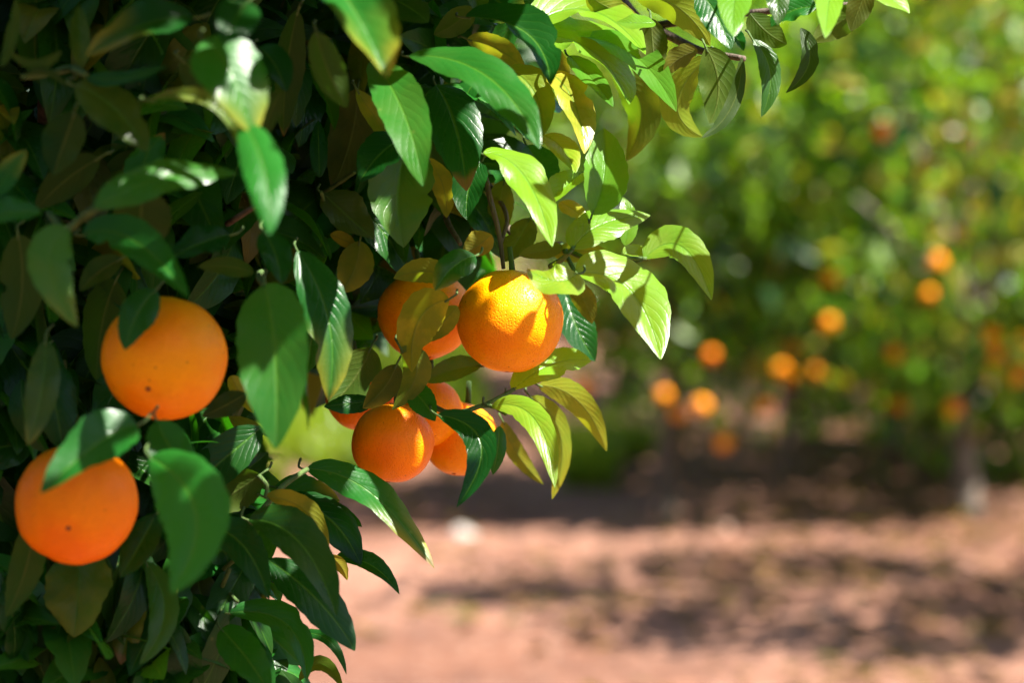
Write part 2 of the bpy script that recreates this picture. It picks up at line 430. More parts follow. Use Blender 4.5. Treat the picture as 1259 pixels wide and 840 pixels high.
# rows: base x,y | mid x,y (None: straight) | tip x,y | width px | depth offset cm | side+flag | elevation | yellow | brown
# flag L: sun reaches it, colour lightened to look lit; M: colour half lightened
_ = None
LEAVES = [
    # upper, shaded and close to the lens
    (15, 36, _, _, 86, 52, 24, -14, 'u', -20, 0.1, 0.95), (100, 82, _, _, 97, 6, 28, -26, 't', 20, 0.15, 0),
    (238, 20, 175, 38, 106, 68, 46, -30, 't', 38, 0, 0), (106, 94, 150, 98, 206, 80, 20, -28, 't', 30, 0, 0),
    (92, 104, 140, 135, 181, 186, 58, -28, 't', 28, 0.1, 0), (92, 138, _, _, 65, 215, 60, -26, 'u', -5, 0.1, 0.1),
    (122, 194, _, _, 44, 258, 46, -22, 'u', -15, 0.2, 0.35), (116, 256, 200, 228, 293, 211, 46, -34, 'tM', 40, 0.05, 0),
    (176, 232, _, _, 174, 324, 84, -26, 'u', -20, 0.55, 0.30), (172, 236, _, _, 202, 162, 46, -20, 't', 30, 0, 0),
    (-12, 244, _, _, 32, 184, 32, -30, 't', 30, 0, 0), (-12, 268, _, _, 52, 262, 34, -32, 't', 30, 0, 0),
    (2, 82, _, _, 20, -4, 18, -28, 'u', -10, 0.6, 0), (76, 62, 42, 80, 10, 60, 15, -30, 'u', -20, 0.55, 0),
    (28, 94, 58, 88, 84, 108, 11, -30, 'u', -10, 0.7, 0),
    (304, 2, _, _, 274, 52, 56, -36, 't', 35, 0, 0), (252, 48, 282, 95, 312, 166, 88, -35, 'tL', 30, 0.02, 0),
    (300, 150, 326, 218, 331, 287, 54, -36, 'tL', 38, 0, 0), (184, 122, 268, 134, 304, 220, 22, -33, 't', 20, 0.3, 0),
    (318, 58, _, _, 352, 112, 42, -20, 't', 30, 0, 0), (222, 72, _, _, 278, 128, 46, -22, 'u', -15, 0.25, 0.5),
    (346, 112, _, _, 324, 172, 28, -26, 'u', -15, 0.3, 0.45), (393, 218, _, _, 391, 147, 24, -6, 't', 15, 0, 0),
    (398, -42, 440, 30, 475, 94, 88, -30, 'tL', 40, 0, 0), (388, 38, 404, 90, 427, 132, 48, -24, 'u', -20, 0.3, 0.5),
    (366, 12, _, _, 350, 168, 42, -14, 'u', -10, 0.15, 0.5),
    # upper middle
    (458, 74, 498, 145, 520, 228, 62, -10, 'tM', 38, 0.05, 0), (438, 110, _, _, 517, 208, 32, -6, 'uM', -25, 0.5, 0),
    (536, 104, 560, 160, 574, 234, 70, -3, 't', 25, 0, 0), (503, 68, 598, 106, 664, 180, 56, -11, 'tM', 48, 0.02, 0),
    (572, 20, 648, 46, 677, 104, 46, -8, 't', 45, 0, 0), (502, 176, 488, 240, 497, 304, 92, -4, 't', 15, 0.1, 0),
    (500, 168, _, _, 442, 222, 50, -6, 't', 35, 0, 0), (526, 194, _, _, 549, 268, 30, 0, 'uM', -25, 0.6, 0),
    (592, 198, _, _, 574, 270, 44, 0, 't', 20, 0, 0), (594, 188, 640, 222, 680, 302, 46, -6, 'tL', 45, 0.05, 0),
    (622, 84, 655, 118, 668, 166, 50, 1, 'tL', 35, 0.25, 0), (618, 108, _, _, 664, 162, 30, 3, 'uL', -30, 0.4, 0),
    (674, 88, 702, 130, 719, 188, 46, -1, 'tL', 35, 0.95, 0), (574, 48, _, _, 646, 86, 34, 2, 'uM', -25, 0.7, 0),
    (648, 178, _, _, 668, 256, 48, 5, 't', 20, 0, 0), (620, 222, _, _, 616, 296, 36, 4, 'u', -20, 0.35, 0.1),
    (668, 166, _, _, 708, 212, 34, 1, 'tL', 50, 0.35, 0), (715, 212, _, _, 662, 258, 34, -1, 'tL', 52, 0.05, 0),
    (728, 264, 742, 215, 742, 157, 64, -4, 'tL', 26, 0.08, 0), (704, 306, 740, 278, 800, 264, 46, -3, 'tL', 50, 0.15, 0),
    (647, 37, 722, 20, 794, 65, 44, -1, 'tL', 52, 0.12, 0), (650, 45, 722, 66, 774, 127, 56, 0, 'tL', 50, 0.1, 0),
    (712, 44, 780, 74, 832, 136, 38, 2, 'tL', 48, 0.05, 0), (806, 28, _, _, 758, 26, 22, 2, 'tL', 50, 0.1, 0),
    (722, -8, _, _, 784, 19, 34, 0, 'uL', -25, 0.4, 0), (750, 82, 786, 132, 770, 198, 50, 4, 'uM', -15, 0.35, 0.05),
    (700, 68, _, _, 754, 130, 30, 1, 'tL', 55, 0.05, 0), (674, 58, _, _, 696, 108, 28, 4, 'u', -25, 0.5, 0),
    (668, 34, _, _, 714, 46, 26, 3, 'tL', 52, 0.1, 0), (704, 98, _, _, 723, 152, 24, 6, 'u', -5, 0.1, 0.2),
    (582, 8, _, _, 533, 42, 36, 2, 'u', -15, 0.15, 0.4), (598, -12, _, _, 648, 22, 56, 0, 't', 30, 0, 0),
    (468, -8, _, _, 527, 27, 46, -12, 't', 35, 0.05, 0), (584, -24, _, _, 592, 24, 32, -4, 't', 30, 0.1, 0),
    # branch along the upper edge
    (772, -12, 834, 10, 873, 56, 44, 2, 'uL', -30, 0.4, 0), (860, -12, _, _, 898, 60, 46, 0, 't', 25, 0, 0),
    (910, -30, _, _, 902, 44, 44, -4, 'tL', 48, 0, 0), (897, 38, _, _, 914, 62, 18, 0, 't', 40, 0, 0),
    (800, 22, _, _, 806, 90, 40, 6, 'u', 5, 0.15, 0.15), (858, 62, _, _, 816, 92, 28, 5, 'uL', -25, 0.5, 0.55),
    (868, 58, 884, 105, 872, 152, 52, 4, 'u', 0, 0.12, 0.1), (872, 68, 834, 128, 864, 168, 42, 6, 'uL', -25, 0.3, 0.0),
    (912, 70, 900, 130, 862, 170, 20, 2, 'u', 20, 0.05, 0.3), (926, 48, 946, 92, 936, 144, 28, 2, 't', 10, 0, 0.1),
    (984, 34, 995, 76, 966, 114, 24, 2, 't', 10, 0, 0.1), (922, 16, _, _, 968, 54, 38, 4, 'u', 5, 0.1, 0.3),
    (1004, 8, _, _, 948, 32, 34, 0, 't', 35, 0, 0), (1024, -24, _, _, 1015, 45, 36, -3, 'tL', 50, 0, 0),
    (1062, 8, _, _, 998, 52, 42, 4, 'u', 0, 0.15, 0.4), (1068, -18, _, _, 1046, 38, 34, 2, 'u', -10, 0.2, 0.6),
    (1046, -24, _, _, 1119, 15, 34, 0, 'tL', 48, 0.05, 0), (944, -24, _, _, 956, 30, 32, -2, 't', 35, 0.05, 0),
    # round the fruit cluster
    (710, 336, 682, 348, 648, 330, 46, -9, 'tL', 40, 0.25, 0), (708, 338, 770, 358, 813, 442, 66, -4, 'tL', 42, 0.1, 0),
    (792, 318, 838, 306, 875, 369, 48, 0, 'tL', 35, 0.15, 0), (764, 312, _, _, 800, 320, 20, 0, 'tL', 40, 0.2, 0),
    (680, 313, _, _, 747, 308, 28, 2, 'uM', -25, 0.65, 0), (688, 248, _, _, 722, 272, 22, 2, 'tL', 40, 0.6, 0),
    (768, 302, _, _, 766, 242, 26, 3, 'tL', 20, 0.15, 0), (703, 348, _, _, 728, 398, 30, 3, 'u', -25, 0.5, 0),
    (694, 358, _, _, 732, 444, 46, 10, 't', 25, 0, 0), (630, 480, 680, 450, 727, 444, 40, 0, 'tL', 48, 0.02, 0),
    (604, 500, 658, 522, 682, 599, 38, -3, 'tL', 42, 0.2, 0), (662, 474, 716, 498, 745, 555, 36, 6, 'uL', -25, 0.55, 0.05),
    (652, 488, 692, 540, 678, 614, 34, 8, 'uL', -15, 0.3, 0), (618, 518, _, _, 668, 596, 26, 10, 'u', -25, 0.5, 0),
    (538, 510, 592, 548, 561, 624, 42, -7, 't', 22, 0, 0), (614, 524, _, _, 606, 584, 22, 4, 't', 10, 0, 0),
    (506, 480, _, _, 535, 518, 38, -4, 't', 25, 0, 0), (492, 428, 512, 460, 482, 504, 40, -6, 'uM', -12, 0.3, 0.15),
    (488, 448, _, _, 446, 502, 38, -3, 'u', -10, 0.2, 0.25), (456, 428, _, _, 404, 502, 62, 2, 'u', -5, 0.1, 0.4),
    (458, 494, _, _, 398, 500, 26, -1, 't', 30, 0, 0), (592, 450, _, _, 522, 470, 34, 3, 't', 20, 0.1, 0.1),
    (552, 368, 512, 396, 507, 458, 58, -8, 'uM', -10, 1.0, 0.05), (562, 376, _, _, 514, 420, 32, -6, 'uM', -15, 0.5, 0.1),
    (552, 340, _, _, 484, 342, 34, -5, 'uM', -25, 0.45, 0.05), (584, 314, _, _, 535, 357, 42, -8, 't', 35, 0, 0),
    (604, 288, _, _, 568, 312, 36, -3, 'u', -20, 0.6, 0.45), (442, 296, _, _, 419, 360, 48, 0, 'u', -8, 0.3, 0.2),
    (398, 238, _, _, 460, 294, 54, -2, 't', 22, 0.05, 0.1), (406, 288, _, _, 438, 302, 20, 2, 'u', -20, 0.7, 0),
    (366, 308, 402, 400, 404, 492, 62, -12, 't', 15, 0, 0), (440, 108, _, _, 408, 232, 58, 4, 'u', 0, 0.15, 0.45),
    (652, 268, _, _, 618, 322, 38, 3, 't', 20, 0.2, 0.1), (692, 304, _, _, 638, 314, 24, 0, 'u', -20, 0.45, 0),
    # left middle
    (86, 282, 62, 325, 95, 402, 58, -32, 'tM', 20, 0.12, 0), (102, 288, 165, 298, 232, 366, 52, -27, 't', 35, 0, 0),
    (192, 356, _, _, 154, 430, 46, -24, 't', 25, 0, 0), (142, 344, _, _, 120, 468, 62, -14, 'u', -5, 0.1, 0.45),
    (150, 318, _, _, 98, 358, 36, -20, 'u', -15, 0.25, 0.35), (22, 288, _, _, 14, 418, 62, -22, 'u', -5, 0.15, 0.45),
    (325, 350, 342, 440, 338, 552, 94, -24, 'tM', 28, 0.03, 0), (324, 284, _, _, 346, 349, 44, -20, 't', 35, 0, 0),
    (282, 288, _, _, 208, 318, 42, -20, 't', 35, 0, 0), (312, 336, _, _, 243, 328, 26, -20, 'u', -20, 0.65, 0),
    (56, 418, _, _, 34, 548, 42, -24, 't', 20, 0.1, 0), (58, 438, _, _, 78, 556, 58, -18, 't', 15, 0, 0),
    (302, 484, _, _, 248, 512, 32, -16, 'u', -15, 0.15, 0.4), (284, 462, _, _, 312, 508, 26, -10, 'uL', -25, 0.5, 0),
    # lower left
    (168, 522, 120, 550, 50, 606, 66, -30, 't', 32, 0, 0), (184, 562, 244, 636, 209, 730, 92, -30, 'tM', 25, 0, 0),
    (193, 518, _, _, 248, 600, 58, -26, 't', 30, 0, 0), (192, 632, _, _, 147, 710, 46, -18, 't', 20, 0, 0),
    (42, 636, _, _, 7, 759, 46, -20, 'u', -10, 0.35, 0.1), (96, 676, _, _, 90, 784, 90, -14, 't', 20, 0.25, 0),
    (28, 716, _, _, 62, 844, 44, -14, 'u', 0, 0.2, 0.3), (72, 770, _, _, 66, 850, 38, -14, 'u', -5, 0.35, 0.2),
    (132, 766, _, _, 120, 838, 44, -12, 'u', -5, 0.35, 0.2), (166, 712, _, _, 148, 818, 46, -12, 't', 15, 0.3, 0.1),
    (180, 692, 202, 756, 171, 818, 42, -14, 't', 20, 0.05, 0), (214, 764, _, _, 178, 856, 34, -10, 't', 10, 0.1, 0),
    (377, 577, 455, 612, 535, 699, 44, -4, 'tM', 40, 0, 0), (306, 639, 368, 672, 414, 758, 62, -12, 't', 34, 0.03, 0),
    (328, 688, 388, 742, 437, 800, 54, -8, 't', 36, 0, 0), (258, 650, 302, 676, 331, 738, 52, -12, 't', 32, 0, 0),
    (324, 612, 374, 630, 403, 682, 30, -8, 'uM', -20, 0.75, 0.05), (348, 618, 402, 640, 444, 695, 52, -3, 't', 34, 0, 0),
    (338, 598, _, _, 418, 616, 42, 0, 't', 40, 0, 0), (384, 630, _, _, 445, 648, 28, -1, 't', 35, 0, 0),
    (412, 686, 456, 698, 491, 731, 26, -3, 't', 38, 0, 0), (404, 684, _, _, 427, 714, 18, -5, 'u', -20, 0.8, 0),
    (320, 584, _, _, 253, 626, 52, -8, 'u', -5, 0.1, 0.2), (282, 754, 352, 772, 377, 838, 44, -8, 't', 35, 0, 0),
    (358, 782, 402, 788, 426, 830, 14, -4, 't', 30, 0, 0), (368, 838, 396, 818, 422, 848, 20, -4, 't', 30, 0.2, 0),
    (278, 718, _, _, 336, 758, 42, -4, 'u', -15, 0.45, 0.5), (248, 668, _, _, 280, 714, 22, -4, 'u', -20, 0.75, 0),
    (272, 774, _, _, 332, 854, 54, -10, 't', 30, 0, 0), (240, 700, _, _, 262, 790, 46, -6, 't', 15, 0, 0.2),
    (232, 770, _, _, 262, 850, 44, -6, 'u', -5, 0.25, 0.3),
    (300, 560, _, _, 240, 548, 46, -6, 't', 20, 0, 0.05), (262, 600, _, _, 330, 556, 40, -2, 't', 20, 0, 0.05),
]
# spots (x, y, depth cm, radius m) that single sunbeams reach between the leaves above
FLECKS = [(285, 105, -35, .012), (305, 135, -35, .016), (318, 205, -36, .02), (326, 250, -36, .02), (412, 35, -30, .022), (445, 70, -30, .012),
          (430, 85, -24, .01), (338, 495, -24, .026), (338, 535, -24, .026), (290, 213, -34, .008), (200, 232, -34, .008), (515, 218, -10, .012),
          (655, 165, -11, .014), (522, 695, -4, .012), (434, 796, -8, .006), (308, 642, -12, .006), (568, 525, -7, .007), (525, 22, -12, .006),
          (180, 57, -28, .006), (280, 130, -33, .006), (375, 525, -8, .015), (690, 120, 0, .03), (690, 455, 0, .03), (660, 545, -2, .03),
          (640, 360, -4, .028), (665, 355, -4, .02), (628, 342, -2, .014), (638, 350, -3, .014), (650, 362, -3, .010), (760, 390, -3, .05), (720, 560, 5, .03), (730, 380, -3, .04)]

# beams towards the sun
beams = []

leaf_data = []
rg = random.Random(11)
for row in LEAVES:
    bx, by, mx, my, tx, ty, w, dcm, side, el, yel, brn = row
    L = math.hypot(tx - bx, ty - by)
    if mx is None:
        k = rg.uniform(-0.09, 0.09)
        mx, my = (bx + tx) / 2 - (ty - by) * k, (by + ty) / 2 + (tx - bx) * k
    az = rg.uniform(-22, 22) + (12 if 'L' in side else 0)
    big = L * w > 5000
    if side[0] == 'u' and 'L' not in side:
        yel, brn = yel * (0.1 if dcm < -8.5 else 0.9), brn * (0.12 if by > 400 else 0.25)
    if 760 < bx and by < 80:
        dcm -= 7
    geo = view_leaf(bx, by, mx, my, tx, ty, w, dcm, side[0], el + rg.uniform(-5, 5), az, rg, 26 if big else 20, 6 if big else 5)
    hue = (rg.uniform(0.35, 0.6) if 'M' in side else rg.uniform(0.05, 0.36)) if 'L' not in side else (rg.uniform(0.65, 1.0) if dcm > -15 else rg.uniform(0.45, 0.6))  # light put into the colour: sunlit leaves paler, shaded ones darker
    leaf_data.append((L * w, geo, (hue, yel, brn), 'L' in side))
    if 'L' in side and dcm > -20:
        B, M, T, n = geo[3]
        for s in (0.1, 0.35, 0.6, 0.85, 1.0):
            c = B.lerp(M, s * 2) if s < 0.5 else M.lerp(T, s * 2 - 1)
            beams.append((c, 0.026))
for x, y, dcm, r in FLECKS:
    best = (40.0, D0 + dcm / 100)
    for area, geo, lv_, lit in leaf_data:
        B, M, T, n = geo[3]
        if abs((pix(B)[2] - D0) * 100 - dcm) > 6:
            continue
        for k in range(11):
            t = k / 10
            q = pix(B * (1 - t) ** 2 + (M * 2 - (B + T) * 0.5) * (2 * t * (1 - t)) + T * t * t)
            e = math.hypot(q[0] - x, q[1] - y)
            if e < best[0]:
                best = (e, q[2])
    beams.append((P(x, y, best[1]), r))
BP = np.array([tuple(b[0]) for b in beams])
BR = np.array([b[1] for b in beams])
SN = np.array(tuple(SUN))


def in_beam(p, pad=0.038):
    q = np.array(tuple(p)) - BP
    t = q @ SN
    dist = np.linalg.norm(q - t[:, None] * SN, axis=1)
    return bool(np.any((t > 0.03) & (dist < BR + pad)))


# ------------------------------------------------------------------ the near orange tree
TRUNK = Vector((-1.15, 2.75, 0))
tree = empty('orange_tree', TRUNK, 'close leafy orange tree hung with large ripe fruit, overhanging the path', 'tree', 'orange trees of the grove')
OFF = -TRUNK


def loc(verts):
    a = np.asarray(verts, dtype=np.float64).reshape(-1, 3)
    return a - np.array(tuple(TRUNK))


def tree_tube(name, pts, r0, r1, mat, seg=8, n=8, wob=0.0):
    pp = spline(pts, n)
    v, f = tube_geo(pp, lerp_r(len(pp), r0, r1), seg, wob)
    return mesh_obj(name, loc(v), f, mat, tree)


tree_tube('trunk', [TRUNK + Vector((0, 0, -0.05)), TRUNK + Vector((0.03, 0, 0.3)), TRUNK + Vector((-0.01, 0.02, 0.62)), TRUNK + Vector((0.03, 0, 0.85))], 0.105, 0.075, M_BARK, 14, 8, 0.25)
fork = TRUNK + Vector((0.03, 0, 0.82))
for tgt, via, r in ((P(560, 200, 2.15), P(250, 120, 2.4), 0.032), (P(780, 22, 1.93), P(560, -160, 2.3), 0.03), (P(60, 90, 1.72), P(20, 300, 2.1), 0.028),
                    (P(255, 700, 1.86), P(80, 640, 2.2), 0.026), (P(330, 330, 1.9), P(150, 380, 2.3), 0.024), (P(120, 540, 1.78), P(40, 520, 2.1), 0.022)):
    tree_tube('branch', [fork, fork.lerp(via, 0.5) + Vector((0, 0, 0.04)), via, tgt], r * 1.3, 0.006, M_BARK, 8, 8, 0.2)

TW = [  # visible twigs: points (x, y, depth cm), radii mm, green or brown
    ([(560, 200, 35), (590, 205, 8), (604, 250, 3), (614, 290, 2), (619, 330, 1)], 2.6, 1.6, 0),
    ([(590, 210, 8), (622, 262, 4), (616, 300, 2)], 2.0, 1.4, 0), ([(560, 210, 30), (548, 262, 8), (566, 300, 2)], 3.2, 1.8, 0),
    ([(300, 652, -8), (322, 628, -8), (348, 598, -7), (378, 577, -5)], 2.6, 1.9, 1),
    ([(318, 585, -8), (328, 598, -8), (326, 612, -8)], 1.8, 1.3, 1), ([(275, 700, -6), (295, 680, -9), (307, 640, -12)], 1.8, 1.3, 1),
    ([(500, 470, 5), (545, 506, -1), (590, 500, -2), (632, 479, 0)], 2.2, 1.6, 1), ([(590, 500, -2), (606, 500, -2), (622, 510, -3)], 1.6, 1.2, 1),
    ([(676, 328, -1), (692, 318, -2), (705, 305, -3)], 2.2, 1.7, 1), ([(680, 300, 3), (735, 323, 0), (768, 318, 0), (795, 318, 0)], 2.0, 1.5, 1),
    ([(690, 300, 4), (650, 305, 6), (615, 270, 8)], 2.6, 3.2, 0), ([(690, 300, 4), (702, 325, -2), (709, 338, -4)], 1.8, 1.5, 1),
    ([(780, 22, 13), (820, 42, 8), (862, 62, 6), (915, 72, 3)], 4.2, 2.4, 0), ([(800, 32, 10), (880, 20, 5), (960, 12, 3), (1060, 4, 2)], 3.5, 2.2, 0),
    ([(60, 90, -8), (88, 84, -24), (106, 92, -28)], 3.0, 2.0, 1), ([(88, 84, -24), (50, 92, -28), (28, 94, -30)], 2.2, 1.6, 1),
    ([(120, 254, -33), (100, 268, -30), (80, 282, -28), (60, 262, -24)], 2.6, 2.0, 1), ([(395, 236, -4), (402, 262, 0)], 1.4, 1.4, 1),
    ([(400, 236, 2), (420, 222, 0), (436, 212, -2)], 1.6, 1.4, 1), ([(240, 810, 0), (258, 760, -4), (282, 700, -8)], 2.2, 1.6, 1),
    ([(205, 790, 0), (240, 742, -6), (275, 728, -6), (292, 740, -8)], 2.2, 1.4, 1), ([(300, 652, -8), (278, 690, -2), (255, 700, 6)], 2.6, 3.4, 0),
    ([(330, 330, 10), (318, 338, -18), (325, 352, -24)], 2.2, 1.9, 1), ([(280, 275, -6), (300, 262, -14), (320, 250, -18)], 2.4, 1.6, 0),
]
for pts, r0, r1, green in TW:
    tree_tube('twig', [P(x, y, D0 + d / 100) for x, y, d in pts], r0 / 1000, r1 / 1000, M_TWIG if green else M_BARK, 8, 6)

order = sorted(range(len(leaf_data)), key=lambda i: -leaf_data[i][0])
single = set(order[:112])
fv, ff, fu, fl = [], [], [], []


def add_fill(verts, faces, uvs, lv):
    k = len(fv)
    fv.extend(verts)
    fu.extend(uvs)
    fl.extend([lv] * len(verts))
    ff.extend([tuple(i + k for i in q) for q in faces])


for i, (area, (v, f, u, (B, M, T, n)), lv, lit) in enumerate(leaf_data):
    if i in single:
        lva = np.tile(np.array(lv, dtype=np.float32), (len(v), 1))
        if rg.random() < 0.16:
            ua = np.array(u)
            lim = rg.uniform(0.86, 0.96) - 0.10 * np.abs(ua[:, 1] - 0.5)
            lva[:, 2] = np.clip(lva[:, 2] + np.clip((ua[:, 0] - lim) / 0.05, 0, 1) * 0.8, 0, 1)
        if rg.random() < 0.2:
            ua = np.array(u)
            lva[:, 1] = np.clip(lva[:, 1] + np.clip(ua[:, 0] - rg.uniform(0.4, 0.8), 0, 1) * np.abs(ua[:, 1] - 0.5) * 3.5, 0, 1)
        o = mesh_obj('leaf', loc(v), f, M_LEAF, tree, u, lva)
        # leaf stalk: a sub-part
        t = (B - M).normalized()
        q = [B - t * 0.004, B + t * 0.005 + n * -0.002, B + t * 0.007 + Vector((0, 0.010, 0.0)), B + t * 0.007 + Vector((0, 0.024, 0.002))]
        pv, pf = tube_geo(spline(q, 3), lerp_r(10, 0.0008, 0.0010), 6)
        mesh_obj('petiole', loc(pv), pf, M_TWIG, o)
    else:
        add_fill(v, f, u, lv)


def edge_x(y):
    """Where the tree's solid mass ends, by height in the picture."""
    pts = [(-900, 900), (-300, 820), (-60, 700), (20, 690), (90, 665), (180, 655), (300, 640), (380, 610), (440, 470), (480, 400), (500, 335), (560, 318), (600, 360), (660, 350), (720, 330), (770, 350), (840, 360), (1000, 380), (1500, 300)]
    for (y0, x0), (y1, x1) in zip(pts, pts[1:]):
        if y0 <= y <= y1:
            return x0 + (x1 - x0) * (y - y0) / (y1 - y0)
    return 300


def surf_cm(x, y):
    """Depth of the front of the mass at a picture direction (cm from the focal plane)."""
    k = max(0.0, min(1.0, (430 - x) / 260.0))
    return 6 - 20 * k


def fill_leaf(c, rg, small=False, young=0.0):
    yawn = rg.uniform(-1.0, 1.0)
    dirv = Vector((rg.uniform(-0.8, 0.9), rg.uniform(-1.0, 0.25), rg.uniform(-1.3, 0.25))).normalized()
    L = rg.uniform(0.036, 0.052) if small else rg.uniform(0.06, 0.11) * (0.82 if young else 1.0)
    W = L * rg.uniform(0.36, 0.50)
    nrm = Vector((rg.uniform(-0.5, 0.7), rg.uniform(-0.9, 0.3), rg.uniform(0.1, 1.0)))
    if small:
        nrm = SUN + Vector((rg.uniform(-0.4, 0.4), rg.uniform(-0.4, 0.4), 0))
    nrm = (nrm - dirv * nrm.dot(dirv))
    if nrm.length < 0.1:
        nrm = dirv.orthogonal()
    nrm.normalize()
    B = c - dirv * (L * 0.5)
    T = c + dirv * (L * 0.5)
    M = c + nrm * 0.004
    v, f, u = leaf_geo(B, M, T, nrm, W, True, math.radians(rg.uniform(5, 22)), rg.uniform(-0.2, 0.05), 0.035, rg.uniform(0.02, 0.1), rg, 13 if young else 7, 4 if young else 2)
    r = rg.random()
    yel = rg.uniform(0.3, 0.8) if r < 0.06 else rg.uniform(0, 0.05)
    brn = rg.uniform(0.4, 0.9) if r > 0.98 else 0.0
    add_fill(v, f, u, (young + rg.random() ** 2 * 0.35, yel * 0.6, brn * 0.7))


rg = random.Random(23)
cnt = 0
# body of the crown behind the modelled leaves
while cnt < 5200:
    y = rg.uniform(-420, 1150)
    x = rg.uniform(-420, edge_x(y))
    d = surf_cm(x, y) + 6 + 85 * rg.random() ** 1.15
    p = P(x, y, D0 + d / 100)
    px, py, _d = pix(p + Vector((0.04, 0, 0)))
    if px > edge_x(py) + 8:
        continue
    if in_beam(p):
        continue
    fill_leaf(p, rg)
    cnt += 1
# smaller leaves just behind the front ones
cnt = tries = 0
while cnt < 420 and tries < 20000:
    tries += 1
    y = rg.uniform(-30, 880)
    x = rg.uniform(-30, edge_x(y) - 25)
    if any(math.hypot(x - a, y - b) < q + 42 for a, b, q in ((202, 440, 77), (94, 620, 75), (483, 545, 51), (523, 387, 58), (627, 395, 66), (444, 488, 43), (527, 507, 43))):
        continue
    p = P(x, y, D0 + (surf_cm(x, y) + rg.uniform(-1.0, 5.0)) / 100)
    if in_beam(p, 0.02):
        continue
    fill_leaf(p, rg, False, 0.14)
    cnt += 1
# the upper crown, out of the picture, that shades the fruit
cnt = 0
tries = 0
while cnt < 3000 and tries < 60000:
    tries += 1
    x, y, d = rg.uniform(-150, 680), rg.uniform(-60, 840), rg.uniform(1.42, 2.0)
    p = P(x, y, d) + SUN * rg.uniform(0.28, 1.15)
    px, py, dd = pix(p)
    if py > -75 and px > edge_x(py) - 40:
        continue
    if py > -75 and dd < D0 + surf_cm(px, py) / 100 + 0.04:
        continue
    if in_beam(p):
        continue
    fill_leaf(p, rg)
    cnt += 1
# more of it over the shaded fruit and the big hanging leaves
SHADE = [(202, 440, -22, 90), (202, 430, -20, 90), (94, 620, -24, 90), (94, 610, -22, 90), (202, 440, -20, 80), (94, 620, -22, 80), (483, 545, 1, 40), (338, 420, -24, 60), (210, 640, -30, 60), (360, 690, -10, 60), (450, 640, -4, 50), (523, 387, 7, 40), (120, 120, -28, 90)]
cnt = tries = 0
while cnt < 2400 and tries < 60000:
    tries += 1
    x, y, dcm, rr = rg.choice(SHADE)
    p = P(x + rg.uniform(-rr, rr), y + rg.uniform(-rr, rr), D0 + dcm / 100) + SUN * rg.uniform(0.15, 0.95)
    px, py, dd = pix(p)
    if py > -70 or in_beam(p):
        continue
    fill_leaf(p, rg)
    cnt += 1
# unseen crown bulge, added beside and above the view to block sky light
cnt = tries = 0
while cnt < 2600 and tries < 60000:
    tries += 1
    p = Vector((rg.uniform(-1.9, 0.1), rg.uniform(0.5, 2.0), rg.uniform(0.55, 2.6)))
    px, py, dd = pix(p)
    if dd < 0.3 or (p - Vector((-1.1, 2.2, 1.5))).length > 1.75 or (p - CAM).length < 0.75:
        continue
    m = 0.10 / dd * F
    if -m < px and -m < py < 840 + m:
        continue
    if py > 0 and px > -m:
        continue
    if in_beam(p):
        continue
    fill_leaf(p, rg)
    cnt += 1
# close the gaps that would let stray sunbeams onto the shaded side
from mathutils.bvhtree import BVHTree


SHOULDER = [P(626, 341, 1.776), P(636, 348, 1.773), P(648, 358, 1.770)]


def near_shoulder(c):
    return any(((c - q) - SUN * (c - q).dot(SUN)).length < 0.022 for q in SHOULDER)


def disc_points():
    out = []
    for x, y, rpx, dcm in ((202, 440, 77, -20), (94, 620, 75, -22), (483, 545, 51, 1), (523, 387, 58, 7), (567, 540, 47, 9), (527, 507, 43, 7), (627, 395, 66, 0)):
        dd_ = D0 + dcm / 100
        rad = rpx * dd_ / F
        for k in range(60):
            q = Vector((rg.gauss(0, 1), rg.gauss(0, 1), rg.gauss(0, 1))).normalized()
            if q.dot(SUN) > 0.05 and q.y < 0.15:
                out.append((P(x, y, dd_) + q * (rad * 1.01), dcm != 0))
    for area, geo, lv_, lit in leaf_data:
        B, M, T, n = geo[3]
        x = pix(B.lerp(T, 0.5))[0]
        if lit or x > 700 or (x > 560 and rg.random() < 0.5):
            continue
        for k in range(5):
            if rg.random() < 0.9:
                out.append((B.lerp(T, rg.uniform(0.05, 0.98)) + n * 0.004, False))
    return out


for rnd_ in range(8):
    vv_, ff_ = [Vector(q) for q in fv], list(ff)
    for area, geo, lv_, lit in leaf_data:
        k = len(vv_)
        vv_ += [Vector(q) for q in geo[0]]
        ff_ += [tuple(i_ + k for i_ in q) for q in geo[1]]
    tree_bvh = BVHTree.FromPolygons(vv_, ff_)
    for p, fruit in disc_points():
        if tree_bvh.ray_cast(p + SUN * 0.004, SUN)[0] is not None:
            continue
        for t in range(12):
            c = p + SUN * rg.uniform(0.12, 0.9)
            px, py, dd = pix(c)
            if py > -65 or (in_beam(c, 0.004) and not (fruit and rg.random() < 0.5 and not near_shoulder(c) and not in_beam(c, -0.008))):
                continue
            fill_leaf(c, rg, True)
            break
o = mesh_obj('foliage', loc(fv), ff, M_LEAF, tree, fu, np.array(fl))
o['kind'] = 'stuff'


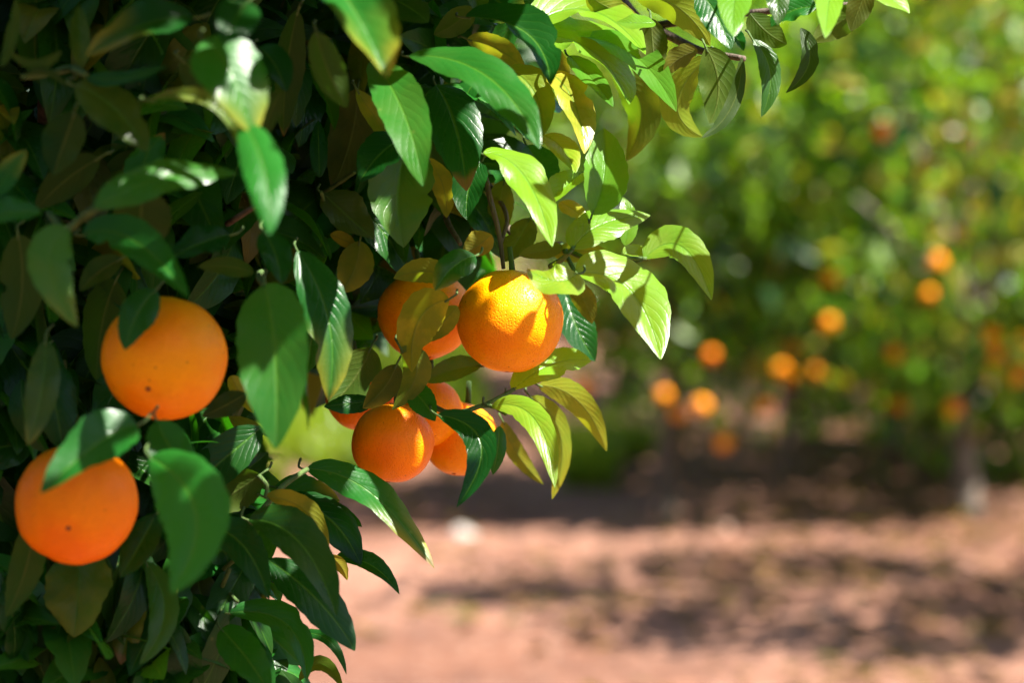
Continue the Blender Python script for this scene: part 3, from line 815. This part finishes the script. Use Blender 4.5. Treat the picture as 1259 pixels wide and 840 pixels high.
# ------------------------------------------------------------------ oranges
def fruit_geo(r, squash=0.95, nu=40, nv=28, seed=0):
    verts, faces = [], []
    for i in range(nv + 1):
        th = math.pi * i / nv
        for j in range(nu):
            ph = 2 * math.pi * j / nu
            d = Vector((math.sin(th) * math.cos(ph), math.sin(th) * math.sin(ph), math.cos(th)))
            rr = r * (1 + 0.034 * noise.noise(d * 1.5 + Vector((seed * 3.1, seed, 0))) + 0.010 * noise.noise(d * 5 + Vector((seed, 2, 0))))
            rr *= 1 - 0.07 * math.exp(-(th / 0.22) ** 2) - 0.03 * math.exp(-((math.pi - th) / 0.14) ** 2)
            verts.append((d.x * rr, d.y * rr, d.z * rr * squash))
    for i in range(nv):
        for j in range(nu):
            j2 = (j + 1) % nu
            faces.append((i * nu + j, (i + 1) * nu + j, (i + 1) * nu + j2, i * nu + j2))
    return verts, faces


def big_orange(px, py, rpx, dcm, label, mat, axis, seed):
    """axis: direction of the stem end."""
    d = D0 + dcm / 100
    r = rpx * d / F
    c = P(px, py, d)
    t = empty('orange', c, label, 'orange', 'ripe oranges on the close tree')
    t.rotation_euler = Vector(axis).normalized().to_track_quat('Z', 'Y').to_euler()
    sq = 0.965
    v, f = fruit_geo(r, sq, 64, 44, seed)
    mesh_obj('rind', v, f, mat, t)
    # star of the calyx and the stalk
    vs, fs = [], []
    n = 10
    zt = r * sq * 0.925
    vs.append((0, 0, zt + 0.0022))
    for k in range(n):
        a = 2 * math.pi * k / n
        rr = 0.0075 if k % 2 == 0 else 0.0045
        vs.append((rr * math.cos(a), rr * math.sin(a), zt + 0.0016))
        vs.append((rr * math.cos(a), rr * math.sin(a), zt - 0.003))
    for k in range(n):
        a, b = 1 + 2 * k, 1 + 2 * ((k + 1) % n)
        fs += [(0, a, b), (a, a + 1, b + 1, b)]
    mesh_obj('calyx', vs, fs, M_CALYX, t, smooth=False)
    sv, sf = tube_geo([(0, 0, zt), (0.001, 0, zt + 0.008), (0.003, 0.001, zt + 0.02)], [0.0026, 0.0022, 0.002], 8)
    mesh_obj('stalk', sv, sf, M_TWIG, t)
    nv_, nf = fruit_geo(0.0019, 0.35, 12, 6, seed)
    mesh_obj('navel', [(a + 0.0005, b, z - r * sq * 0.972) for a, b, z in nv_], nf, M_NAVEL, t)
    return t


big_orange(627, 395, 66, 0, 'biggest bright orange under the sunlit leaves, with a sunlit patch on its shoulder', M_RIND, (0.05, 0.15, 1), 1)
big_orange(523, 387, 58, 7, 'orange half hidden behind a yellow veined leaf, touching the largest fruit', M_RIND, (-0.1, 0.3, 1), 2)
big_orange(483, 545, 51, 1, 'lowest whole round orange of the middle cluster, hanging free below dark leaves', M_RIND_RED, (0.1, 0.2, 1), 3)
big_orange(527, 507, 43, 7, 'small orange peeking out above the twig, between three other fruit', M_RIND, (0.1, 0.2, 1), 4)
big_orange(567, 540, 47, 9, 'orange partly covered by one dark drooping leaf, at the end of the cluster', M_RIND, (0.2, 0.3, 1), 5)
big_orange(444, 488, 43, 10, 'orange almost hidden behind dark leaves, showing only a sliver of its rind', M_RIND_RED, (-0.1, 0.2, 1), 6)
big_orange(202, 440, 77, -20, 'pear shaped looking orange beside the long hanging leaf, its navel towards the viewer', M_RIND, (0.135, 0.88, 0.47), 7)
big_orange(94, 620, 75, -22, 'wide orange with a dark green leaf over its top, nearest the lower corner', M_RIND_RED, (-0.04, 0.96, 0.30), 8)

# ------------------------------------------------------------------ far trees
def crown_mesh(name, seed, R, H, bottom, n_leaf, yellow=0.08):
    """Clumped leaves on twigs round an uneven ellipsoid; origin at the trunk's base."""
    g = random.Random(seed)
    cz, rz = (bottom + H) / 2, (H - bottom) / 2
    clumps = []
    for k in range(85):
        d = Vector((g.gauss(0, 1), g.gauss(0, 1), g.gauss(0, 1))).normalized()
        q = g.uniform(0.55, 1.0) ** 0.6 * (1 + 0.16 * noise.noise(d * 2.3 + Vector((seed, 0, 0))))
        clumps.append((Vector((d.x * R * q, d.y * R * q, cz + d.z * rz * q)), d, g.uniform(0.07, 0.18), g.random(), g.random()))
    verts, faces, lv = [], [], []
    for k in range(n_leaf):
        c, d, s, h, yy = clumps[int(g.random() ** 1.1 * len(clumps))]
        p = c + Vector((g.gauss(0, s), g.gauss(0, s), g.gauss(0, s * 0.9)))
        if p.z < bottom - 0.12:
            p.z = bottom + g.uniform(-0.1, 0.2)
        L = g.uniform(0.07, 0.115)
        w = L * g.uniform(0.22, 0.30)
        ax = (d * g.uniform(0, 1) + Vector((g.gauss(0, 0.7), g.gauss(0, 0.7), g.gauss(-0.4, 0.6)))).normalized()
        up = (d * 0.5 + Vector((g.gauss(0, 0.6), g.gauss(0, 0.6), 0.8 + g.gauss(0, 0.4))))
        sd = ax.cross(up)
        if sd.length < 0.05:
            sd = ax.orthogonal()
        sd.normalize()
        up = sd.cross(ax)
        i = len(verts)
        m1, m2 = p - ax * (L * 0.12) + up * (L * 0.05), p + ax * (L * 0.22) + up * (L * 0.03)
        verts += [p - ax * (L / 2), m1 + sd * w + up * w * 0.35, m2 + sd * w * 0.85 + up * w * 0.3, p + ax * (L / 2) - up * (L * 0.12), m2 - sd * w * 0.85 + up * w * 0.3, m1 - sd * w + up * w * 0.35, p]
        faces += [(i, i + 6, i + 1), (i + 1, i + 6, i + 2), (i + 2, i + 6, i + 3), (i + 3, i + 6, i + 4), (i + 4, i + 6, i + 5), (i + 5, i + 6, i)]
        y = 0.0
        if g.random() < yellow or yy > 0.93:
            y = g.uniform(0.3, 0.9)
        lv += [(min(1, max(0, (0.05 + 0.35 * h * g.random()) if g.random() < 0.30 else g.uniform(0.88, 1))), y, 0.8 if g.random() < 0.015 else 0)] * 7
    # normals of the upper side
    i0, i1, i2 = faces[0]
    a, b, c = verts[i0], verts[i1], verts[i2]
    return verts, faces, lv


def far_tree(p, R, H, bottom, seed, n_leaf, trunk_r, bark, label, lean=(0, 0), yellow=0.08):
    t = empty('orange_tree', p, label, 'tree', 'orange trees of the grove')
    v, f, lv = crown_mesh('crown', seed, R, H, bottom, n_leaf, yellow)
    mesh_obj('crown', [tuple(q) for q in v], f, M_FAR, t, lv=np.array(lv), smooth=False)
    g = random.Random(seed + 99)
    top = Vector((lean[0], lean[1], bottom + (H - bottom) * 0.30))
    pp = spline([(0, 0, -0.08), (lean[0] * 0.2 + g.uniform(-.03, .03), lean[1] * 0.2, bottom * 0.5), (lean[0] * 0.6, lean[1] * 0.6, bottom), top], 6)
    tv, tf = tube_geo(pp, [trunk_r * (1.35 if i == 0 else 1.0 - 0.35 * i / len(pp)) for i in range(len(pp))], 12, 0.3)
    mesh_obj('trunk', tv, tf, bark, t)
    for k in range(6):
        a = k * 1.05 + g.uniform(0, 0.6)
        s = top.lerp(Vector((lean[0] * .3, lean[1] * .3, bottom * 0.9)), g.uniform(0, 0.7))
        e = Vector((math.cos(a) * R * 0.75, math.sin(a) * R * 0.75, bottom + (H - bottom) * g.uniform(0.35, 0.85)))
        lp = spline([s, s.lerp(e, 0.5) + Vector((0, 0, 0.08)), e], 5)
        bv, bf = tube_geo(lp, lerp_r(len(lp), trunk_r * 0.5, 0.006), 7, 0.2)
        mesh_obj('limb', bv, bf, bark, t)
    return t


def gd(px, D):
    """Ground point straight down from a picture column at distance D."""
    return Vector(((px - 629.5) / F * D, D, 0))


far_tree(gd(822, 9.2), 0.52, 2.1, 0.44, 31, 2400, 0.045, M_BARK, 'slim orange tree whose dark trunk stands alone beside open earth', (0.05, 0), 0.14)
far_tree(gd(985, 9.7), 0.64, 2.15, 0.36, 32, 2700, 0.06, M_BARK, 'orange tree with a thick dark trunk and a glowing pair of fruit', (-0.05, 0.05), 0.12)
far_tree(gd(1197, 8.9), 0.70, 2.3, 0.46, 33, 2300, 0.05, M_BARK_MID, 'orange tree with a thick greyish trunk, fruit dangling over deep shade', (-0.08, 0), 0.16)
far_tree(gd(1540, 6.7), 0.98, 2.9, 0.72, 34, 3000, 0.06, M_BARK_PALE, 'yellowing orange tree cut off by the edge of the view, nearer than the greyish trunk', (0, 0), 0.55)
far_tree(gd(913, 12.4), 0.85, 2.6, 0.30, 35, 3200, 0.035, M_BARK_PALE, 'orange tree with a thin pale sunlit trunk, behind the slim dark one', (0.02, 0), 0.15)
far_tree(gd(1135, 11.2), 0.88, 2.5, 0.10, 36, 4000, 0.04, M_BARK_PALE, 'orange tree far back between the thick dark trunk and the greyish one', (0, 0), 0.12)
far_tree(gd(1290, 10.2), 1.0, 2.6, 0.06, 43, 6500, 0.05, M_BARK, 'dark skirted orange tree in the deep shade beyond the greyish trunk', (0, 0), 0.12)
far_tree(gd(1500, 10.7), 1.05, 2.8, 0.10, 44, 5500, 0.05, M_BARK, 'bushy shading tree added at the edge of the view, right behind the yellowing one', (0, 0), 0.12)  # tree added to keep the sun off the skirted trees beside it
far_tree(gd(770, 14.2), 1.15, 3.2, 0.95, 37, 4800, 0.06, M_BARK, 'tall pale green tree behind the slim trunked one', (0, 0), 0.25)
far_tree(gd(1200, 13.6), 1.3, 3.3, 0.2, 38, 5000, 0.06, M_BARK, 'tall bushy tree of the second row behind the greyish trunk', (0, 0), 0.25)
far_tree(gd(980, 15.5), 1.3, 3.3, 0.2, 39, 5600, 0.06, M_BARK, 'broad tree of the second row behind the thin pale trunk', (0, 0), 0.2)
far_tree(gd(500, 18.0), 1.4, 3.2, 0.4, 40, 5000, 0.07, M_BARK, 'sunlit yellow green tree across the grass, seen beneath the fruit cluster', (0, 0), 0.3)
far_tree(gd(690, 20.5), 1.5, 3.4, 0.5, 41, 5000, 0.07, M_BARK, 'distant round tree past the grass, beside the hanging fruit cluster', (0, 0), 0.2)

# fruit on the far trees: x, y, radius px, distance, label
FAR = [
    (1087, 160, 13, 9.3, 'single reddish fruit high in the dark hollow of the crowns'),
    (1190, 170, 10, 8.4, 'small yellowish fruit high in the yellowing crown'),
    (1152, 322, 12, 8.4, 'upper one of two fruit at middle height above the greyish trunk'),
    (1142, 362, 10, 8.4, 'lower one of two fruit at middle height above the greyish trunk'),
    (1025, 340, 13, 8.9, 'upper one of two dim fruit above the thick dark trunk'),
    (1018, 397, 13, 8.9, 'lower one of two dim fruit above the thick dark trunk'),
    (974, 430, 10, 8.85, 'small bright fruit just above the glowing pair'),
    (958, 455, 13, 8.8, 'larger fruit of the glowing pair low in the crown'),
    (970, 464, 11, 8.9, 'smaller fruit of the glowing pair, tucked behind its twin'),
    (1005, 459, 12, 8.8, 'round brightly sunlit fruit beside the glowing pair'),
    (875, 438, 11, 8.6, 'dim reddish fruit in the middle of the slim tree'),
    (1103, 501, 14, 8.1, 'bright fruit hanging lowest over the deep shade'),
    (1172, 502, 12, 8.1, 'fruit hanging low in front of the greyish trunk'),
    (1217, 412, 13, 8.1, 'upper fruit of the pair above the greyish trunk crown'),
    (1226, 436, 11, 8.1, 'lower fruit of the pair above the greyish trunk crown'),
    (1251, 462, 12, 8.1, 'fruit cut by the edge of the view, below the close pair'),
    (1258, 420, 10, 8.3, 'fruit at the very edge of the view, beside the close pair'),
    (863, 499, 12, 8.5, 'orange low on the slim tree, beside its dimmer neighbour'),
    (835, 508, 12, 8.6, 'orange low on the slim tree, right above its trunk'),
    (816, 486, 10, 8.6, 'dim fruit low on the slim tree, towards the open path'),
    (940, 500, 11, 9.0, 'fruit hanging alone below the glowing pair'),
    (890, 545, 12, 8.7, 'lowest fruit of the slim tree, hanging near its trunk'),
    (718, 477, 12, 9.1, 'fruit just past the big sunlit leaf, close to the cluster'),
    (1100, 434, 11, 8.5, 'dim fruit in the dark gap between the two thick trunks'),
    (806, 322, 11, 8.7, 'brownish fruit in the upper part of the slim tree'),
]
v, f = fruit_geo(1.0, 0.96, 20, 14, 3)
far_me = [None, None]
bpy.context.view_layer.update()
dg = bpy.context.evaluated_depsgraph_get()
for i, (x, y, r, D, label) in enumerate(FAR):
    red = 1 if ('reddish' in label or 'brownish' in label) else 0
    if far_me[red] is None:
        o = mesh_obj('orange', v, f, (M_RIND, M_RIND_RED)[red])
        far_me[red] = o
    else:
        o = far_me[red].copy()
        COL.objects.link(o)
    hit = SC.ray_cast(dg, P(x, y, 6.0), ray(x, y).normalized())
    if hit[0]:
        D = max(7.6, min(11.5, pix(hit[1])[2] - 0.28))
    o.location = P(x, y, D)
    s = 0.88 * r * D / F
    o.scale = (s, s, s)
    o.rotation_euler = (rnd.uniform(-.3, .3), rnd.uniform(-.3, .3), rnd.uniform(0, 6))
    tag(o, label, 'orange', 'oranges on the far trees')


# ------------------------------------------------------------------ ground
def gz(x, y):
    if y < 1.0:
        return 0.0
    z = 0.05 * noise.noise(Vector((x * 0.5, y * 0.5, 0.0))) + 0.022 * noise.noise(Vector((x * 2.3, y * 2.3, 4.0)))
    z += 0.022 * max(0.0, noise.noise(Vector((x * 7.0, y * 7.0, 9.0)))) + 0.012 * noise.noise(Vector((x * 17, y * 17, 2)))
    z += 0.05 * noise.noise(Vector((x * 0.45 + 0.1 * y, y * 2.6 - 0.5 * x, 6.0)))
    return z * min(1.0, 40.0 / max(40.0, y))


def axis_steps(lo, hi, fine_lo, fine_hi, step, grow):
    a = list(np.arange(fine_lo, fine_hi, step))
    s, p = step, fine_hi
    while p < hi:
        a.append(p)
        s *= grow
        p += s
    a.append(hi)
    s, p, b = step, fine_lo, []
    while True:
        s *= grow
        p -= s
        if p <= lo:
            break
        b.append(p)
    return [lo] + b[::-1] + a


xs = axis_steps(-400, 400, -1.6, 3.6, 0.035, 1.25)
ys = axis_steps(-30, 900, 4.5, 13.0, 0.045, 1.2)
gv = [(x, y, gz(x, y)) for y in ys for x in xs]
nx = len(xs)
gf = [(j * nx + i, j * nx + i + 1, (j + 1) * nx + i + 1, (j + 1) * nx + i) for j in range(len(ys) - 1) for i in range(nx - 1)]
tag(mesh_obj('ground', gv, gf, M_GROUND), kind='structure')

# wooded hill ahead, its ring all round added to block low sky light
hv, hf = [], []
hn = 160
for j in range(14):
    for i in range(hn):
        a = 2 * math.pi * i / hn
        cx, sy = math.sin(a), math.cos(a)
        front = max(0.0, sy)
        R0 = 85 + 150 * front
        t = j / 13
        q = Vector((cx * 3, sy * 3, 0))
        h = 40 + 12 * noise.noise(q) + 5 * noise.noise(q * 4)
        rr = R0 + 90 * t
        hv.append((cx * rr, sy * rr, -1 + h * math.sin(t * math.pi / 2) + 2.0 * noise.noise(Vector((cx * 20, sy * 20, t * 9)))))
for j in range(13):
    for i in range(hn):
        k = (i + 1) % hn
        hf.append((j * hn + i, j * hn + k, (j + 1) * hn + k, (j + 1) * hn + i))
tag(mesh_obj('hills_skyblock', hv, hf, M_HILL), kind='structure')

# grass beyond the path
g = random.Random(5)
v, f, lv = [], [], []
n_try = 0
while len(f) < 2 * 30000 and n_try < 200000:
    n_try += 1
    D = 9.9 + 14 * g.random() ** 1.2
    px = g.uniform(180, 800)
    if px > 590 and not (9.8 < D < 11.3 and 690 < px < 810):
        continue
    if px > 470 and D < 12.5 and px <= 590:
        continue
    if noise.noise(Vector((px * 0.012, D * 0.9, 0))) < -0.12:
        continue
    x, y = (px - 629.5) / F * D, D
    z = gz(x, y)
    h = g.uniform(0.06, 0.20)
    a = g.uniform(0, 6.28)
    w = g.uniform(0.005, 0.011)
    lx, ly = g.gauss(0, 0.05), g.gauss(0, 0.05)
    dx, dy = math.cos(a) * w, math.sin(a) * w
    i = len(v)
    v += [(x - dx, y - dy, z - .01), (x + dx, y + dy, z - .01), (x + lx * .4 + dx * .8, y + ly * .4 + dy * .8, z + h * .6), (x + lx * .4 - dx * .8, y + ly * .4 - dy * .8, z + h * .6), (x + lx, y + ly, z + h)]
    f += [(i, i + 1, i + 2, i + 3), (i + 3, i + 2, i + 4)]
    lv += [(g.uniform(.5, 1), g.uniform(.1, .5), 0)] * 5
tag(mesh_obj('grass', v, f, M_GRASS, lv=np.array(lv), smooth=False), kind='stuff')

# fallen leaves and pebbles on the earth
v, f, lv = [], [], []
for k in range(5200):
    x, y = g.uniform(-1.2, 3.4), g.uniform(5.2, 13)
    if noise.noise(Vector((x * 1.1, y * 1.1, 5))) < g.uniform(-0.5, 0.5) - 0.35 * (x - 0.8):
        continue
    z = gz(x, y) + 0.012
    a = g.uniform(0, 6.28)
    L, w = g.uniform(0.03, 0.05), g.uniform(0.012, 0.02)
    c, s = math.cos(a), math.sin(a)
    i = len(v)
    v += [(x - c * L, y - s * L, z + g.uniform(0, .02)), (x - s * w, y + c * w, z + g.uniform(0, .03)), (x + c * L, y + s * L, z + g.uniform(0, .02)), (x + s * w, y - c * w, z + g.uniform(0, .03))]
    f += [(i, i + 1, i + 2), (i, i + 2, i + 3)]
    lv += [(g.random() * 0.4, g.choice((0.2, 0.5, 0.1)), g.uniform(0.75, 1))] * 4
tag(mesh_obj('fallen_leaves', v, f, M_LITTER, lv=np.array(lv), smooth=False), kind='stuff')


def stone_geo(r, seed, nu=14, nv=9):
    vv, ff_ = fruit_geo(r, 0.7, nu, nv, seed)
    vv = [tuple(Vector(q) * (1 + 0.45 * noise.noise(Vector(q) / r * 1.3 + Vector((seed * 2, 0, 0))))) for q in vv]
    return vv, ff_


for i, (x, y, r, label) in enumerate([
        (570, 664, 15, 'white stone lying alone at the far side of the bare path'),
        (888, 655, 10, 'small brown stone at the foot of the thin pale trunk'),
        (1008, 770, 12, 'larger brown clod of earth lying in the sunlit dirt'),
        (1035, 798, 9, 'small brown clod just below the larger one on the dirt')]):
    p = G(x, y)
    vv, ff_ = stone_geo(r * p.y / F, i + 3)
    o = mesh_obj('stone', vv, ff_, M_STONE if i == 0 else M_CLOD)
    o.location = (p.x, p.y, gz(p.x, p.y) + r * p.y / F * 0.35)
    tag(o, label, 'stone', 'stones on the path')

# ------------------------------------------------------------------ light, sky, camera
w = bpy.data.worlds.new('World')
SC.world = w
w.use_nodes = True
nt = w.node_tree
nt.nodes.clear()
sky = nt.nodes.new('ShaderNodeTexSky')
sky.sky_type = 'NISHITA'
sky.sun_disc = False
elev = math.asin(SUN.z)
sky.sun_elevation = elev
sky.sun_rotation = math.atan2(SUN.x, SUN.y)
bg = nt.nodes.new('ShaderNodeBackground')
bg.inputs[1].default_value = 0.055
ow = nt.nodes.new('ShaderNodeOutputWorld')
nt.links.new(sky.outputs[0], bg.inputs[0])
nt.links.new(bg.outputs[0], ow.inputs[0])

sl = bpy.data.lights.new('sun', 'SUN')
sl.energy = 5.0
sl.angle = math.radians(0.55)
sl.color = (1.0, 0.95, 0.86)
so = bpy.data.objects.new('sun', sl)
COL.objects.link(so)
so.location = (8, 8, 12)
so.rotation_euler = SUN.to_track_quat('Z', 'Y').to_euler()

cd = bpy.data.cameras.new('camera')
cd.lens = LENS
cd.sensor_width = 36.0
cd.clip_start = 0.05
cd.clip_end = 3000
cd.dof.use_dof = True
cd.dof.focus_distance = D0 - 0.02
cd.dof.aperture_fstop = 3.7
co = bpy.data.objects.new('camera', cd)
COL.objects.link(co)
co.location = CAM
co.rotation_euler = (math.radians(90) - PITCH, 0, 0)
SC.camera = co

SC.render.engine = 'CYCLES'
SC.cycles.max_bounces = 10
SC.cycles.diffuse_bounces = 5
SC.cycles.transmission_bounces = 8
SC.cycles.use_denoising = True
try:
    SC.cycles.denoiser = 'OPENIMAGEDENOISE'
except Exception:
    pass
SC.cycles.sample_clamp_indirect = 6.0
SC.view_settings.view_transform = 'Standard'
SC.view_settings.look = 'None'
SC.view_settings.exposure = 2.05
SC.view_settings.gamma = 1.0
